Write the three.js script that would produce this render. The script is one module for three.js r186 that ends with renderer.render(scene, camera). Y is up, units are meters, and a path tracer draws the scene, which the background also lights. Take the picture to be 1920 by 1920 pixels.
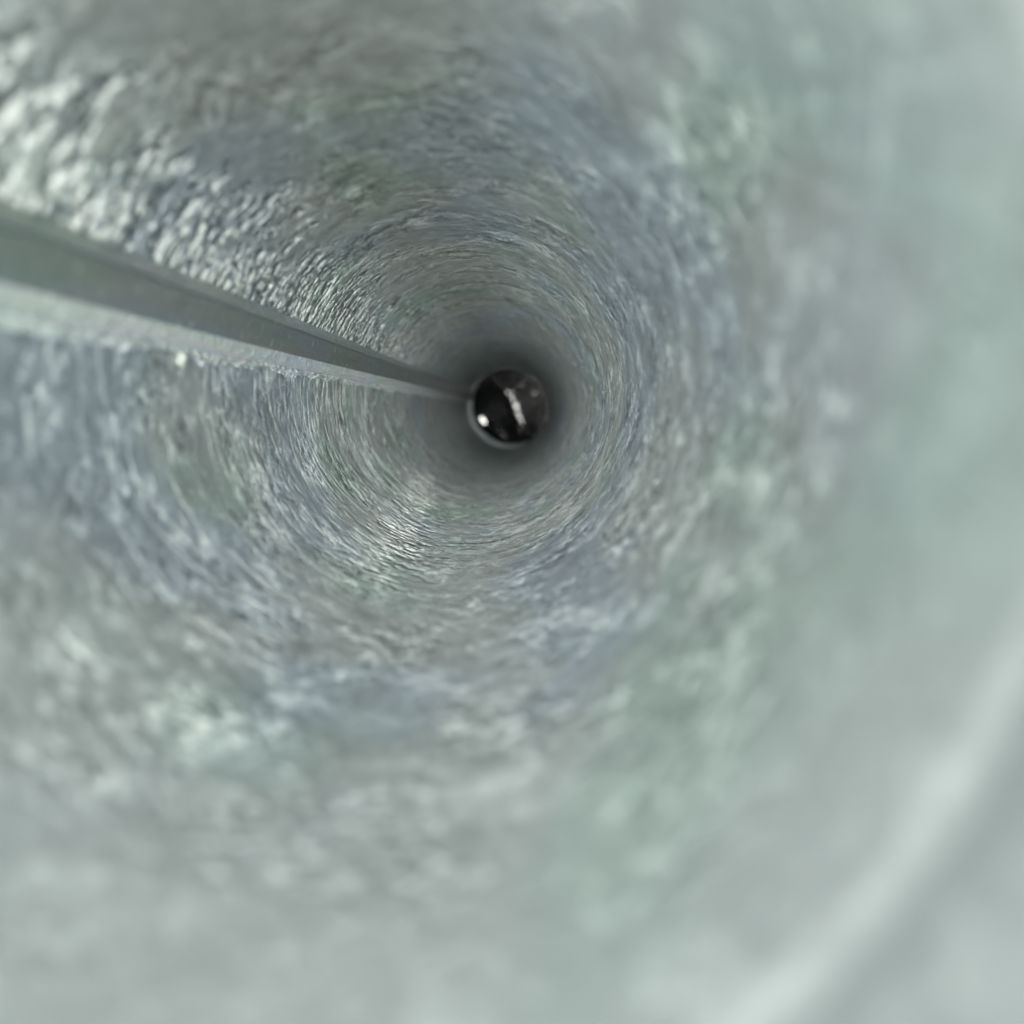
import * as THREE from 'three';

// ---------------------------------------------------------------- sizes (metres)
const R = 0.05;               // inner radius of the pipe
const DEPTH = 21.3 * R;       // camera to the foot of the pipe
const LIP = 0.975 * R;         // camera to where the mouth begins to flare
const EYE = [0.38, 0.11];     // how far the lens stands off the axis, in radii (x, z)
const FOOT = DEPTH + 0.4 * R;  // underside of the pool
const yAt = (d) => DEPTH - d; // height of a point d below the lens

// ---------------------------------------------------------------- camera, sky, sun, exposure
const scene = new THREE.Scene();
const camera = new THREE.PerspectiveCamera(2 * Math.atan(960 / 1600) * 180 / Math.PI, 1, 0.002, 50);
camera.position.set(EYE[0] * R, yAt(0), EYE[1] * R);
camera.up.set(0, 0, -1);
camera.lookAt(EYE[0] * R, 0, EYE[1] * R);
camera.setViewOffset(1920, 1920, -22, 188, 1920, 1920);   // shifted lens
camera.focus = 5.6 * R;
camera.userData.fStop = 8.5;
scene.add(camera);

const renderer = new THREE.WebGLRenderer({ antialias: true });
renderer.toneMapping = THREE.LinearToneMapping;
renderer.toneMappingExposure = 14.2;
renderer.shadowMap.enabled = true;

const SKY = [0.252, 0.258, 0.256];
{
  const w = 64, h = 32, d = new Float32Array(w * h * 4);
  for (let j = 0; j < h; j++) for (let i = 0; i < w; i++) {
    const up = Math.sin(((j + 0.5) / h - 0.5) * Math.PI);
    const k = up > 0 ? 0.75 + 0.5 * up : 0.3;               // overcast: brighter overhead
    const o = (j * w + i) * 4;
    d[o] = SKY[0] * k; d[o + 1] = SKY[1] * k; d[o + 2] = SKY[2] * k; d[o + 3] = 1;
  }
  const t = new THREE.DataTexture(d, w, h, THREE.RGBAFormat, THREE.FloatType);
  t.mapping = THREE.EquirectangularReflectionMapping; t.magFilter = THREE.LinearFilter; t.needsUpdate = true;
  scene.background = t; scene.environment = t;
}
const sun = new THREE.DirectionalLight(0xfffdf8, 1.5);      // high sun behind thin cloud: a wide, soft source
sun.position.set(-0.002, 1, -0.042).multiplyScalar(3);
sun.castShadow = true;
sun.shadow.radius = 41;
Object.assign(sun.shadow.camera, { left: -0.2, right: 0.2, top: 0.2, bottom: -0.2, near: 0.1, far: 6 });
scene.add(sun, sun.target);

// ---------------------------------------------------------------- noise
let seed = 7;
const rnd = () => { seed = (seed * 1664525 + 1013904223) >>> 0; return seed / 4294967296; };
const PERM = new Uint8Array(512);
{
  const p = Array.from({ length: 256 }, (_, i) => i);
  for (let i = 255; i > 0; i--) { const j = Math.floor(rnd() * (i + 1)); [p[i], p[j]] = [p[j], p[i]]; }
  for (let i = 0; i < 512; i++) PERM[i] = p[i & 255];
}
const grad = (h, x, y, z) => {
  h &= 15; const u = h < 8 ? x : y, v = h < 4 ? y : h === 12 || h === 14 ? x : z;
  return ((h & 1) ? -u : u) + ((h & 2) ? -v : v);
};
function noise(x, y, z) {
  const xf = Math.floor(x), yf = Math.floor(y), zf = Math.floor(z), X = xf & 255, Y = yf & 255, Z = zf & 255;
  x -= xf; y -= yf; z -= zf;
  const u = x * x * x * (x * (x * 6 - 15) + 10), v = y * y * y * (y * (y * 6 - 15) + 10), w = z * z * z * (z * (z * 6 - 15) + 10);
  const A = PERM[X] + Y, AA = PERM[A] + Z, AB = PERM[A + 1] + Z, B = PERM[X + 1] + Y, BA = PERM[B] + Z, BB = PERM[B + 1] + Z;
  const L = (a, b, t) => a + t * (b - a);
  return L(L(L(grad(PERM[AA], x, y, z), grad(PERM[BA], x - 1, y, z), u), L(grad(PERM[AB], x, y - 1, z), grad(PERM[BB], x - 1, y - 1, z), u), v),
    L(L(grad(PERM[AA + 1], x, y, z - 1), grad(PERM[BA + 1], x - 1, y, z - 1), u), L(grad(PERM[AB + 1], x, y - 1, z - 1), grad(PERM[BB + 1], x - 1, y - 1, z - 1), u), v), w);
}
const clamp = (x, a = 0, b = 1) => Math.min(b, Math.max(a, x));
const smooth = (a, b, x) => { const t = clamp((x - a) / (b - a)); return t * t * (3 - 2 * t); };
const toByte = (l) => 255 * clamp(l <= 0.0031308 ? l * 12.92 : 1.055 * Math.pow(l, 1 / 2.4) - 0.055);

// ---------------------------------------------------------------- zinc: colour and relief of the pipe wall
// s = distance below the lens in radii; the maps run evenly in log(s + 0.9), so near zinc gets more texels
const S0 = -0.5, S1 = 21.9, OFF = 0.9;
const vOf = (s) => Math.log((s + OFF) / (S0 + OFF)) / Math.log((S1 + OFF) / (S0 + OFF));
const sOf = (v) => (S0 + OFF) * Math.pow((S1 + OFF) / (S0 + OFF), v) - OFF;
const ang = (a, b) => Math.abs(((a - b + 540) % 360) - 180);   // degrees between two directions

const TW = 2048, TH = 2048;
const dirX = new Float32Array(TW), dirZ = new Float32Array(TW);
for (let i = 0; i < TW; i++) { const a = (i + 0.5) / TW * 2 * Math.PI; dirX[i] = Math.cos(a); dirZ[i] = Math.sin(a); }

// hair-fine scratches, mostly round the wall, from whatever was pulled through the pipe
const scratch = new Float32Array(TW * TH);
function drawScratch(th, s, len, lean, strength) {
  const n = Math.ceil(len / (2 * Math.PI) * TW);
  let wob = 0;
  for (let k = 0; k < n; k++) {
    wob += (rnd() - 0.5) * 0.006;
    const x = Math.round(th / 360 * TW + k), y = Math.round(vOf(s + lean * len * k / n + wob) * TH);
    if (y < 1 || y >= TH - 1) continue;
    const i = y * TW + ((x % TW) + TW) % TW, f = strength * Math.sin(Math.PI * (k + 0.5) / n) * (0.5 + rnd());
    scratch[i] = Math.max(scratch[i], f);
    if (strength > 0.7) scratch[i + TW] = Math.max(scratch[i + TW], 0.8 * f);
  }
}
for (let k = 0; k < 900; k++) drawScratch(rnd() * 360, 1.5 + rnd() * 9, 0.04 + 0.25 * rnd() * rnd(), (rnd() - 0.5) * 1.2, 0.25 + 0.5 * rnd());
for (let k = 0; k < 420; k++) drawScratch(110 + rnd() * 72, 2.6 + rnd() * 5, 0.05 + 0.6 * rnd() * rnd(), (rnd() - 0.5) * 0.9, 0.5 + 0.5 * rnd());

for (let k = 0; k < 420; k++) { const s = 4.2 + rnd() * 4.5; drawScratch(105 + 3 * (s - 5) + rnd() * 14, s, 0.05 + 0.16 * rnd(), (rnd() - 0.5) * 1.2, 0.6 + 0.4 * rnd()); }  // pale scratches packed close to paint the bright streak low on the wall

const colour = new Uint8Array(TW * TH * 4), relief = new Float32Array(TW * TH * 4), rough = new Uint8Array(TW * TH * 4);
for (let j = 0; j < TH; j++) {
  const s = sOf((j + 0.5) / TH);
  for (let i = 0; i < TW; i++) {
    const x = dirX[i], z = dirZ[i], deg = (i + 0.5) / TW * 360, o = (j * TW + i) * 4, p = j * TW + i;
    // broad patches of patina: bluish, greenish; a brown tint paints the upper wall's shade
    const w1 = noise(x * 1.5 + 3, z * 1.5, s * 0.8), w2 = noise(x * 1.6 - 7, z * 1.6 + 2, s * 0.9 + 11), w3 = noise(x * 4 + 9, z * 4, s * 3 + 4);
    const mid = noise(x * 7, z * 7 + 5, s * 5.5), fine = noise(x * 16 + 1, z * 16, s * 13), grain = noise(x * 34, z * 34 + 8, s * 27), dust = noise(x * 62 + 4, z * 62, s * 50), rings = 1.1 * noise(x * 2.6 + 2, z * 2.6 + 6, s * 8) + 0.9 * noise(x * 6 + 2, z * 6 + 6, s * 17), deep = smooth(2.5, 5, s), patch = 0.45 + 1.1 * smooth(-0.3, 0.4, noise(x * 3.2 + 5, z * 3.2 + 1, s * 2.4 + 7) + 0.3 * mid), clean = 0.18 + 0.82 * smooth(0.95, 2.2, s);
    const blue = smooth(-0.12, 0.4, w1 + 0.3 * w3 + 0.24 * smooth(2.0, 3.0, s) * smooth(6.5, 4.5, s) + 0.2 * smooth(0.2, 0.9, x) - 0.14) * smooth(1.1, 2.2, s + 0.6 * w2);
    const green = smooth(-0.1, 0.38, w2 + 0.3 * w3 + 0.26 * smooth(2.8, 1.9, s) * smooth(-0.3, 0.4, dirZ[i]) - 0.08) * (1 - 0.85 * blue) * smooth(0.9, 1.5, s + 0.5 * w1);
    const warmShade = smooth(0.0, 0.45, 0.75 - ang(deg, 258) / 62 + 0.35 * w3 + 0.3 * mid - Math.abs(s - 3.4) * 0.07);
    let r = 0.475, g = 0.515, b = 0.512;
    r *= 1 - 0.14 * blue - 0.13 * green; g *= 1 - 0.095 * blue - 0.03 * green - 0.04 * warmShade; b *= 1 + 0.005 * blue - 0.09 * green - 0.09 * warmShade;
    const spangle = (1 + (0.16 * mid + ((0.26 + 0.08 * deep) * fine + (0.30 - 0.08 * deep) * grain + 0.24 * dust + 0.28 * deep * rings) * patch + 0.16 * w3) * clean) * (1 - 0.24 * warmShade);
    // flecks of white rust; lumpy zinc above the seam, its bright sheen painted pale; lower streak roughened to catch light
    const up = deg - 203, edge = smooth(27 - 9 * smooth(5, 9, s), 15 - 6 * smooth(5, 9, s), up + 22 * w3 + 14 * mid + 6 * fine);
    const lumpSheen = up > -8 && up < 60 ? edge * smooth(12, 8, s) : 0;
    const streak = smooth(13, 2, ang(deg, 113 + 4 * (s - 6)) + 9 * w3 + 9 * fine) * smooth(3.8, 5, s + w3) * smooth(12, 8, s);
    const fleck = clamp((1 - 0.75 * warmShade) * smooth(0.30, 0.55, fine * 0.5 + grain * 0.6 + 0.4 * dust + 0.2 * w3) * 0.4 * clean * patch + 0.22 * (1 - 0.75 * warmShade) * clean * smooth(0.12, 0.50, 0.55 * w3 + 0.5 * mid + 0.4 * fine + 0.3 * grain) + scratch[p] * 0.85 + 0.9 * lumpSheen * smooth(-0.06, 0.10, 0.5 * w3 + 0.35 * mid + 0.6 * fine + 0.7 * grain + 0.4 * dust));
    r = (r * spangle) * (1 - fleck) + 0.86 * fleck; g = (g * spangle) * (1 - fleck) + 0.90 * fleck; b = (b * spangle) * (1 - fleck) + 0.86 * fleck;
    colour[o] = toByte(r); colour[o + 1] = toByte(g); colour[o + 2] = toByte(b); colour[o + 3] = 255;
    const worn = 0.15 + 0.85 * smooth(0.92, 1.9, s);   // the mouth is rubbed smoother
    const lumps = Math.max(0, 0.9 * noise(x * 7, z * 7 + 3, s * 13) + 0.7 * noise(x * 18, z * 18 + 5, s * 27) + 0.3 * grain + 0.2) * (0.5 + 0.5 * smooth(2.0, 4.0, s));        // proud ridges and grains of zinc
    const h = 0.048 * (0.05 * mid + (0.05 * fine + 0.055 * grain + 0.04 * dust + 0.045 * deep * rings) * patch + 0.08 * scratch[p]) * worn + 0.048 * lumps * (2.0 * lumpSheen + 1.5 * streak);
    relief[o] = relief[o + 1] = relief[o + 2] = 0.5 + h; relief[o + 3] = 1;              // in radii
    const q = 0.50 + 0.12 * mid + 0.16 * grain;
    rough[o] = 0; rough[o + 1] = 255 * clamp(q + 0.3 * fleck, 0.3, 0.95); rough[o + 2] = 255 * clamp(0.42 - 0.55 * fleck);   // g roughness, b metalness: pale flecks are less metallic rough[o + 3] = 255;
  }
}
function tex(data, w, h, srgb) {
  const t = new THREE.DataTexture(data, w, h, THREE.RGBAFormat, data instanceof Float32Array ? THREE.FloatType : THREE.UnsignedByteType);
  t.wrapS = THREE.RepeatWrapping; t.wrapT = THREE.ClampToEdgeWrapping; t.magFilter = t.minFilter = THREE.LinearFilter;
  if (srgb) t.colorSpace = THREE.SRGBColorSpace;
  t.needsUpdate = true; return t;
}
const surfaceMap = tex(rough, TW, TH);
const zinc = new THREE.MeshStandardMaterial({
  map: tex(colour, TW, TH, true), bumpMap: tex(relief, TW, TH), bumpScale: R, roughnessMap: surfaceMap, metalnessMap: surfaceMap, roughness: 1, metalness: 1, side: THREE.DoubleSide,
});

// ---------------------------------------------------------------- helpers
function grid(nu, nv, at, uvAt) {                      // a sheet of nu x nv cells
  const pos = [], uv = [], idx = [];
  for (let j = 0; j <= nv; j++) for (let i = 0; i <= nu; i++) {
    pos.push(...at(i / nu, j / nv)); uv.push(...uvAt(i / nu, j / nv));
  }
  for (let j = 0; j < nv; j++) for (let i = 0; i < nu; i++) {
    const a = j * (nu + 1) + i, b = a + 1, c = a + nu + 1, d = c + 1;
    idx.push(a, b, c, b, d, c);
  }
  const g = new THREE.BufferGeometry();
  g.setAttribute('position', new THREE.Float32BufferAttribute(pos, 3));
  g.setAttribute('uv', new THREE.Float32BufferAttribute(uv, 2));
  g.setIndex(idx); g.computeVertexNormals(); return g;
}
function part(name, geometry, material, parent, label) {
  const m = new THREE.Mesh(geometry, material); m.name = name; m.castShadow = m.receiveShadow = true;
  if (label) m.userData.label = label;
  parent.add(m); return m;
}

// ---------------------------------------------------------------- the pipe
const pipe = new THREE.Group(); pipe.name = 'galvanized_pipe';
pipe.userData = { label: 'round galvanized steel pipe seen down its inside, mottled grey zinc wall with one lengthwise seam', category: 'pipe' };
scene.add(pipe);

// wall: rings closer together towards the mouth
part('barrel', grid(360, 420, (u, v) => {
  const s = LIP / R * Math.pow(FOOT / LIP, v), a = u * 2 * Math.PI;
  const r = R * (1 + 0.003 * noise(Math.cos(a) * 1.4, Math.sin(a) * 1.4, s * 0.8) + 0.0022 * noise(Math.cos(a) * 5, Math.sin(a) * 5, s * 1.6));
  return [r * Math.cos(a), yAt(s * R), r * Math.sin(a)];
}, (u, v) => [u, vOf(LIP / R * Math.pow(FOOT / LIP, v))]), zinc, pipe);

function ringOf(profile, nu = 256) {                   // turned piece: profile of [radius, depth, both in R], textured like the wall
  return grid(nu, profile.length - 1, (u, v) => {
    const [r, s] = profile[Math.round(v * (profile.length - 1))], a = u * 2 * Math.PI;
    return [r * R * Math.cos(a), yAt(s * R), r * R * Math.sin(a)];
  }, (u, v) => { const [r, s] = profile[Math.round(v * (profile.length - 1))]; return [u, vOf(clamp(s - (r - 1) * 0.9, S0, S1))]; });
}
const arc = (cx, cy, r, a0, a1, n = 8) => Array.from({ length: n + 1 }, (_, k) => { const a = (a0 + (a1 - a0) * k / n) * Math.PI / 180; return [cx + r * Math.cos(a), cy - r * Math.sin(a)]; });
// the mouth: a slight flare, then the socket end with its rounded rim; outside of the pipe and closed foot
const L0 = LIP / R;
part('flared_mouth', ringOf([[1.0, L0], [1.0008, L0 - 0.012], [1.0024, L0 - 0.026], [1.0044, L0 - 0.043], [1.0056, L0 - 0.06], [1.0059, L0 - 0.07], [1.0055, L0 - 0.078], [1.0035, L0 - 0.11], [1.0, L0 - 0.15]]), zinc, pipe, 'pale ring where the mouth of the pipe flares');
part('socket', ringOf([[1.0, L0 - 0.15], [0.997, 0.72], [0.996, 0.6], [0.998, 0.42], [1.0, 0], ...arc(1.044, -0.4, 0.044, 180, 0, 10), [1.088, 0.9], [1.088, 3], [1.088, 21.8], [0, 21.8]]), zinc, pipe);

// ---------------------------------------------------------------- seam: a folded ridge along the wall
const SW = 256, SH = 2048;
const seamC = new Uint8Array(SW * SH * 4), seamB = new Uint8Array(SW * SH * 4);
for (let j = 0; j < SH; j++) {
  const s = sOf((j + 0.5) / SH);
  for (let i = 0; i < SW; i++) {
    const t = (i + 0.5) / SW, o = (j * SW + i) * 4;
    const a = noise(t * 1.5, 4, s * 0.9), b = noise(t * 2, 9, s * 1.1 + 3), m = noise(t * 4, 1, s * 3), f = noise(t * 9, 2, s * 14), run = noise(t * 3, 6, s * 30), along = noise(t * 9, 3, s * 0.5) + 0.6 * noise(t * 22, 8, s * 0.9);
    const blue = smooth(-0.1, 0.4, a), green = smooth(-0.1, 0.4, b), k = 1 + 0.10 * m + 0.10 * f + 0.10 * run + 0.05 * along;
    const fl = smooth(0.42, 0.6, run + 0.3 * f);
    const mix = (c, e) => toByte(c * k * (1 - fl) + e * fl);
    seamC[o] = mix(0.40 * (1 - 0.1 * blue - 0.1 * green), 0.7); seamC[o + 1] = mix(0.423 * (1 - 0.03 * blue), 0.74); seamC[o + 2] = mix(0.415 * (1 + 0.08 * blue - 0.08 * green), 0.7); seamC[o + 3] = 255;
    seamB[o] = seamB[o + 1] = seamB[o + 2] = 255 * clamp(0.5 + 0.1 * m + 0.08 * f + 0.06 * run + 0.12 * along); seamB[o + 3] = 255;
  }
}
const crustB = new Float32Array(SW * SH * 4);
for (let j = 0; j < SH; j++) for (let i = 0; i < SW; i++) {
  const s = sOf((j + 0.5) / SH), t = (i + 0.5) / SW * 0.1, o = (j * SW + i) * 4;
  crustB[o] = crustB[o + 1] = crustB[o + 2] = 0.5 + 0.032 * Math.max(0, noise(t * 14, 3, s * 11) + 0.7 * noise(t * 36, 6, s * 27) + 0.15) * (0.3 + 0.7 * smooth(2, 4, s)); crustB[o + 3] = 1;
}
const seamMat = new THREE.MeshStandardMaterial({ map: tex(seamC, SW, SH, true), bumpMap: tex(seamB, SW, SH), bumpScale: 0.0003, roughness: 0.28, metalness: 0.6, side: THREE.DoubleSide });
const foldMat = seamMat.clone(); foldMat.color.setRGB(1.1, 1.1, 1.12); foldMat.bumpScale = 0.0012;
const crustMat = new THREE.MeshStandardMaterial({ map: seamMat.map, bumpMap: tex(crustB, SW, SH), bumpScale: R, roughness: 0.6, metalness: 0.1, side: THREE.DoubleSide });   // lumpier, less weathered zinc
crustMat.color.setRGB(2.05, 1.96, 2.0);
const flankMat = crustMat.clone(); flankMat.color.setRGB(1.74, 1.66, 1.7); flankMat.bumpScale = 0.12 * R; flankMat.roughness = 0.45;  // lighter colour paints the sheen along the lower flank

// section of the seam across the pipe, in radii (x, z)
const WALL_UP = [-0.912, -0.425], UP_EDGE = [-0.872, -0.348], LOW_EDGE = [-0.916, -0.177], GROOVE = [-0.958, -0.142], WALL_LOW = [-0.99, -0.113];
function sweep(section, n, wobble) {                   // section: list of [x, z]; swept the length of the pipe
  return grid(section.length - 1, n, (u, v) => {
    const k = Math.round(u * (section.length - 1)), s = L0 * Math.pow(DEPTH / LIP, v);
    let [x, z] = section[k];
    if (wobble) [x, z] = wobble(x, z, s, k);
    return [x * R, yAt(s * R), z * R];
  }, (u, v) => [u, vOf(L0 * Math.pow(DEPTH / LIP, v))]);
}
const lerp2 = (a, b, t) => [a[0] + (b[0] - a[0]) * t, a[1] + (b[1] - a[1]) * t];
const run = (a, b, n) => Array.from({ length: n + 1 }, (_, k) => lerp2(a, b, k / n));
const bow = (t, out) => { const p = lerp2(UP_EDGE, LOW_EDGE, t); return [p[0] + out * 0.96, p[1] + out * 0.26]; };   // out = proud of the chord
const FACE = [bow(0.055, -0.008), bow(0.09, -0.002), bow(0.14, 0.002), bow(0.3, 0.006), bow(0.5, 0.0075), bow(0.7, 0.006), bow(0.82, 0.0025)];
const seam = part('seam', sweep(FACE, 300), seamMat, pipe, 'smooth grey face of the lengthwise seam');
part('upper_fold', sweep([[-0.97, -0.44], ...run(WALL_UP, UP_EDGE, 4), bow(0.03, -0.001), bow(0.055, -0.008)], 300), foldMat, seam);
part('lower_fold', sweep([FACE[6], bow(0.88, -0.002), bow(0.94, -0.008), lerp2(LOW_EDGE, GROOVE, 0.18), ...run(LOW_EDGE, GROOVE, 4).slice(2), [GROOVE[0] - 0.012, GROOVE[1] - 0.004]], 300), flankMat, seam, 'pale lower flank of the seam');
// crust of zinc along the foot of the seam, its lower edge ragged
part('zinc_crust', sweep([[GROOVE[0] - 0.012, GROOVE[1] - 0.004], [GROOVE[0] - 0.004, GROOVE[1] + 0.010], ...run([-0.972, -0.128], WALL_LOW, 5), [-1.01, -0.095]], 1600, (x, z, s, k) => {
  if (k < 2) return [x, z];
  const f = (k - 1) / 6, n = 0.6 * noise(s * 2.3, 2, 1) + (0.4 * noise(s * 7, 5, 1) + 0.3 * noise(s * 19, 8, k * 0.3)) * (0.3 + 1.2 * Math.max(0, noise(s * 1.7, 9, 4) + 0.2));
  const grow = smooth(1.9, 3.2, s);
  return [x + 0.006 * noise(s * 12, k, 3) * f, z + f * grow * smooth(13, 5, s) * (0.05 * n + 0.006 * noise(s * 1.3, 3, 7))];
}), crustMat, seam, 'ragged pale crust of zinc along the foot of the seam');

// drops of zinc that set on the seam's crust (direction from the axis in degrees, depth and size in radii)
const dropShape = new THREE.IcosahedronGeometry(1, 3);
{
  const p = dropShape.attributes.position;
  for (let i = 0; i < p.count; i++) {
    const x = p.getX(i), y = p.getY(i), z = p.getZ(i), k = 1 + 0.6 * noise(x * 1.6, y * 1.6, z * 1.6 + 3) + 0.25 * noise(x * 4, y * 4, z * 4);
    p.setXYZ(i, x * k, y * k, z * k);
  }
  dropShape.computeVertexNormals();
}
const dropMat = new THREE.MeshStandardMaterial({ color: 0xc4cbc3, roughness: 0.6, metalness: 0.2 });
function drop(deg, s, size, flat, parent) {
  const m = part('zinc_drop', dropShape, dropMat, parent), a = deg * Math.PI / 180;
  m.position.set(0.998 * R * Math.cos(a), yAt(s * R), 0.998 * R * Math.sin(a));
  m.rotation.y = -a; m.rotation.x = deg;
  m.scale.set(size * flat * R, size * 1.2 * R, size * R);
}
drop(186.8, 3.42, 0.036, 0.4, seam);
drop(187, 3.9, 0.014, 0.6, seam);
drop(186.8, 5.1, 0.018, 0.6, seam);

// ---------------------------------------------------------------- foot of the pipe: weld fillet and the dark wet sludge standing in it
part('weld_fillet', grid(160, 8, (u, v) => {
  const a = u * 2 * Math.PI, c = Math.max(0, Math.cos(a - 2.5)), w = 0.02 + 0.11 * c ** 1.2 + 0.02 * noise(Math.cos(a) * 3, Math.sin(a) * 3, 2) + 0.012 * noise(Math.cos(a) * 9, Math.sin(a) * 9, 2);
  const r = 1.0 - w * Math.min(1, v * 1.5), h = v < 0.67 ? 0.30 - 0.10 * v * (0.5 + c) : 0.23 - 2.2 * (v - 0.67);
  return [r * R * Math.cos(a), h * R, r * R * Math.sin(a)];
}, (u, v) => [u, vOf(20 + v)]), zinc, pipe);

const sludge = new THREE.MeshPhysicalMaterial({ color: 0x060907, roughness: 0.025, ior: 1.33, specularIntensity: 0.65, side: THREE.DoubleSide });
const ell = (X, Z, cx, cz, a, b, deg) => {
  const c = Math.cos(deg * Math.PI / 180), s = Math.sin(deg * Math.PI / 180), x = X - cx, z = Z - cz;
  return Math.exp(-((x * c + z * s) ** 2 / (2 * a * a) + (-x * s + z * c) ** 2 / (2 * b * b)));
};
const waves = (x, z) => {                               // height of the wrinkled surface, in radii
  const d = Math.hypot(x + 0.98, z - 0.46) - 1.2;
  return 0.13 * d + 0.0175 * Math.exp(-d * d / 0.0098) * ell(x, z, 0.22, -0.03, 0.4, 0.4, 0) + 0.02 * ell(x, z, -0.36, 0.56, 0.22, 0.07, 42)
    + 0.012 * ell(x, z, 0.06, 0.09, 0.05, 0.09, -10) + 0.001 * ell(x, z, 0.54, -0.37, 0.06, 0.14, -30) + 0.0034 * noise(x * 8, z * 8, 1) + 0.0018 * noise(x * 17, z * 17, 4);
};
const level = waves(-0.64, 0.33);
const pool = new THREE.Mesh(grid(420, 220, (u, v) => {
  const a = u * 2 * Math.PI, r = v * 0.99, x = r * Math.cos(a), z = r * Math.sin(a);
  const p = x + 0.64, q = z - 0.33, f = ((p * 0.7317 + q * 0.6816) / 0.17) ** 2 + ((-p * 0.6816 + q * 0.7317) / 0.08) ** 2, w = Math.exp(-(f ** 3));
  const h = waves(x, z) * (1 - w) + (level - 0.039 * p + 0.013 * q) * w;   // one smooth dimple near the wall
  return [x * R, h * R, z * R];
}, (u, v) => [u, v]), sludge);
pool.name = 'water_pool'; pool.castShadow = pool.receiveShadow = true;
pool.userData = { label: 'dark glossy pool of wrinkled wet sludge at the far end of the pipe', category: 'pool' };
scene.add(pool);

renderer.render(scene, camera);
